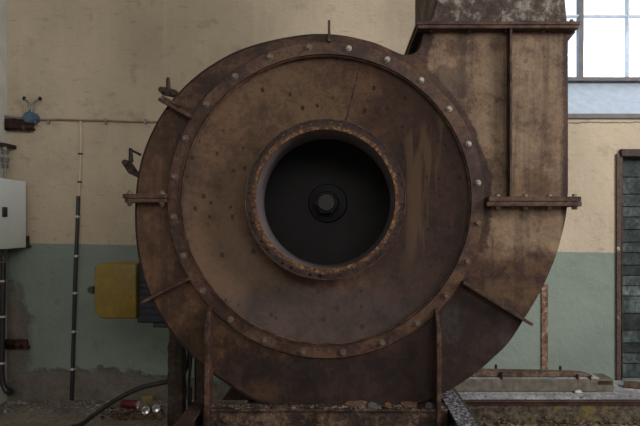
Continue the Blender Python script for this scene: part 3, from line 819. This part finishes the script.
canpx(144.5, 412.5, .45, .115, 'canbody', 'silver-ended can lying nearest the black cable')
canpx(155.5, 410.5, .35, .115, 'canbody', 'silver-ended can lying close to the charred post')
canpx(130, 408.5, 1.35, .115, 'red', 'crumpled red can lying on leaf litter beside silver cans')
Yb = fl(407); m = MB().box(ax(141, Yb), ax(153, Yb), Yb, Yb+.05, 0.0, .068); tag(m.build('carton', M['tan'], bevel=.004), 'small tan carton standing behind the two silver cans', 'carton')
m = MB()
for q in range(330):
    px_ = rnd.gauss(138, 17); py_ = rnd.uniform(406, 420); Y = fl(py_); r = rnd.uniform(.006, .017)
    if 100 < px_ < 164: m.chip((ax(px_, Y), Y, r*.2), r, q+50, .35)
tag(m.build('leaf_litter', M['leafdirt']), 'brown leaf litter and scraps around the cans on the floor', 'litter', kind='stuff')
m = MB()
for q in range(420):
    X_ = rnd.uniform(XL+.02, -.95); Y = YW-abs(rnd.gauss(0, .12))-.01; r = rnd.uniform(.004, .012)*(1.4 if rnd.random() < .1 else 1)
    m.chip((X_, min(Y, YW-.012), r*.2), r, q+700, .5)
tag(m.build('plaster_crumbs', M['chips']), 'grey plaster crumbs fallen along the foot of the green wall', 'debris', kind='stuff')

# ------------------------------------------------------------------ platform at the right
ZPl = ZP-.002
Ye = (H-ZPl)*F/(402-CY)
pl = empty('platform', (1.9, Ye, 0), 'low dusty concrete platform with rusty steel edge along the right wall', 'platform')
MB().box(.64, XR-.002, Ye+.01, YW-.002, 0, ZPl).build('slab', M['moss'], pl)
MB().box(.64, XR-.002, Ye+.012, YW-.002, ZPl, ZPl+.004).build('dust_layer', M['dust'], pl)
m = MB().box(.63, XR-.002, Ye, Ye+.03, ZPl-.004, ZPl+.007); m.box(.63, XR-.002, Ye, Ye+.008, ZPl-.02, ZPl+.007); m.build('edge_angle', M['bracket'], pl, bevel=.002)
zt = ZPl+.004
Yk2 = (H-zt)*F/(392-CY)
blk = empty('concrete_kerb', (1.2, Yk2, zt), 'long grey concrete kerb on the platform carrying a plank and studs', 'kerb')
zk = az(379, Yk2)
m = MB(); xk = ax(614, Yk2); m.box(.7, xk, Yk2, Yk2+.15, zt, zk); m.build('block', M['block'], blk, bevel=.006)
MB().box(ax(598, Yk2), xk-.01, Yk2-.002, Yk2+.02, zk-.035, zk-.012).build('rusty_notch', M['beam'], blk)
MB().box(ax(470, Yk2), ax(600, Yk2), Yk2+.012, Yk2+.13, zk, zk+.004).build('dust_layer', M['dust'], blk)
for x, y0, y1, yy in ((496, 364.5, 376, .1), (501.7, 372, 381, .008), (560.3, 366, 376, .1), (577.5, 374.5, 382.5, .008), (590, 376, 382, .008)):
    Y = Yk2+yy; z1_ = az(y0, Y)
    MB().cone((ax(x, Y), Y, min(zk, az(y1, Y))-.01), (ax(x, Y), Y, z1_), .0085, .0085, 10).build('anchor_stud', M['dark'], blk)
yp0 = Yk2+.025; zp0 = zk+.005
m = MB(); m.prism([(ax(468, yp0), zp0+.003), (ax(588, yp0), zp0), (ax(594, yp0), zp0+.006), (ax(584, yp0), zp0+.024), (ax(572, yp0), zp0+.03), (ax(468, yp0), zp0+.043)], yp0, yp0+.06)
tag(m.build('wooden_plank', M['plank'], bevel=.002), 'weathered brown plank lying along the top of the concrete kerb', 'plank')
m = MB(); Y0 = Yk2+.06
m.bar((ax(628, Y0), Y0+.06, zt+.018), (ax(675, Y0), Y0-.06, zt+.02), .06, (0, 0, 1), .03)
tag(m.build('offcut_board', M['plank'], bevel=.003), 'dark offcut board on the platform in front of the boarded door', 'board')
Yr = YW
m = MB().box(ax(541, Yr), ax(547.5, Yr), YW-.012, YW, zt, az(284, Yr)); tag(m.build('steel_strip', M['strip'], bevel=.002), 'rust-flaked vertical steel strip on the green wall right of the fan', 'strip')
m = MB()
for q in range(240):
    Y = rnd.uniform(Ye+.03, Yk2-.012); X_ = rnd.uniform(.68, 2.3); r = rnd.uniform(.002, .007)
    if abs(X_-1.47) < .04 and q % 3: r *= 1.6
    m.chip((X_, Y, zt+r*.3), r, q+2000, .6)
tag(m.build('platform_grit', M['chips']), 'grit and plaster crumbs scattered over the dusty platform top', 'grit', kind='stuff')
m = MB(); q = at(577.5, 395, Yk2-.03); m.chip((q.x, Yk2-.035, zt+.011), .02, 5, .8); tag(m.build('stone', M['white']), 'small white stone on the platform beside the concrete kerb', 'stone')
m = MB()
for q in range(650):
    X_ = rnd.uniform(.66, 2.3); d = abs(rnd.gauss(0, .12)); Y = Ye-.015-d; r = rnd.uniform(.005, .017)
    m.chip((X_, Y, r*.3+max(0, .055-d*.5)*rnd.random()), r, q+3000, .6)
tag(m.build('rubble', M['leafdirt']), 'rubble and dirt heaped against the front of the platform', 'rubble', kind='stuff')

# ------------------------------------------------------------------ light
W = bpy.data.worlds.new('sky'); SC.world = W; W.use_nodes = True
nt = W.node_tree; bg = nt.nodes['Background']
bg.inputs['Color'].default_value = (.80, .90, 1.0, 1); bg.inputs['Strength'].default_value = 1.9
def area(name, loc, aim, sx, sy, power, col):
    l = bpy.data.lights.new(name, 'AREA'); l.shape = 'RECTANGLE'; l.size = sx; l.size_y = sy; l.energy = power; l.color = col
    o = bpy.data.objects.new(name, l); COL.objects.link(o); o.location = loc
    o.rotation_euler = (Vector(aim)-Vector(loc)).to_track_quat('-Z', 'Y').to_euler()
    return o
area('added_key_light_right', (4.5, .7, 3.0), (0, 3.2, 1.3), 3.2, 1.8, 400, (1, .96, .92))  # added key lamp for an assumed right-hand window; that wall has no opening
area('rear_fill_light', (.6, -4.1, 3.0), (0, 3.5, 1.8), 5.0, 1.8, 190, (1, .95, .90))  # added fill lamp behind the camera, standing in for assumed unseen windows
area('window_light_back', ((WX0+WX1)/2, YG-.06, 2.62), ((WX0+WX1)/2, 2.5, 1.2), 1.8, .8, 4.5, (.70, .84, 1))

# ------------------------------------------------------------------ camera
cd = bpy.data.cameras.new('camera'); cam = bpy.data.objects.new('camera', cd); COL.objects.link(cam)
cam.location = (0, 0, H); cam.rotation_euler = (PI/2, 0, 0)
cd.lens = 35; cd.sensor_width = 36; cd.sensor_fit = 'HORIZONTAL'; cd.clip_start = .01
cd.shift_x = (320-CX)/640; cd.shift_y = (CY-213)/640
SC.camera = cam
vs = SC.view_settings
vs.view_transform = 'Standard'; vs.look = 'None'; vs.gamma = 1; vs.use_curve_mapping = False; vs.exposure = 0
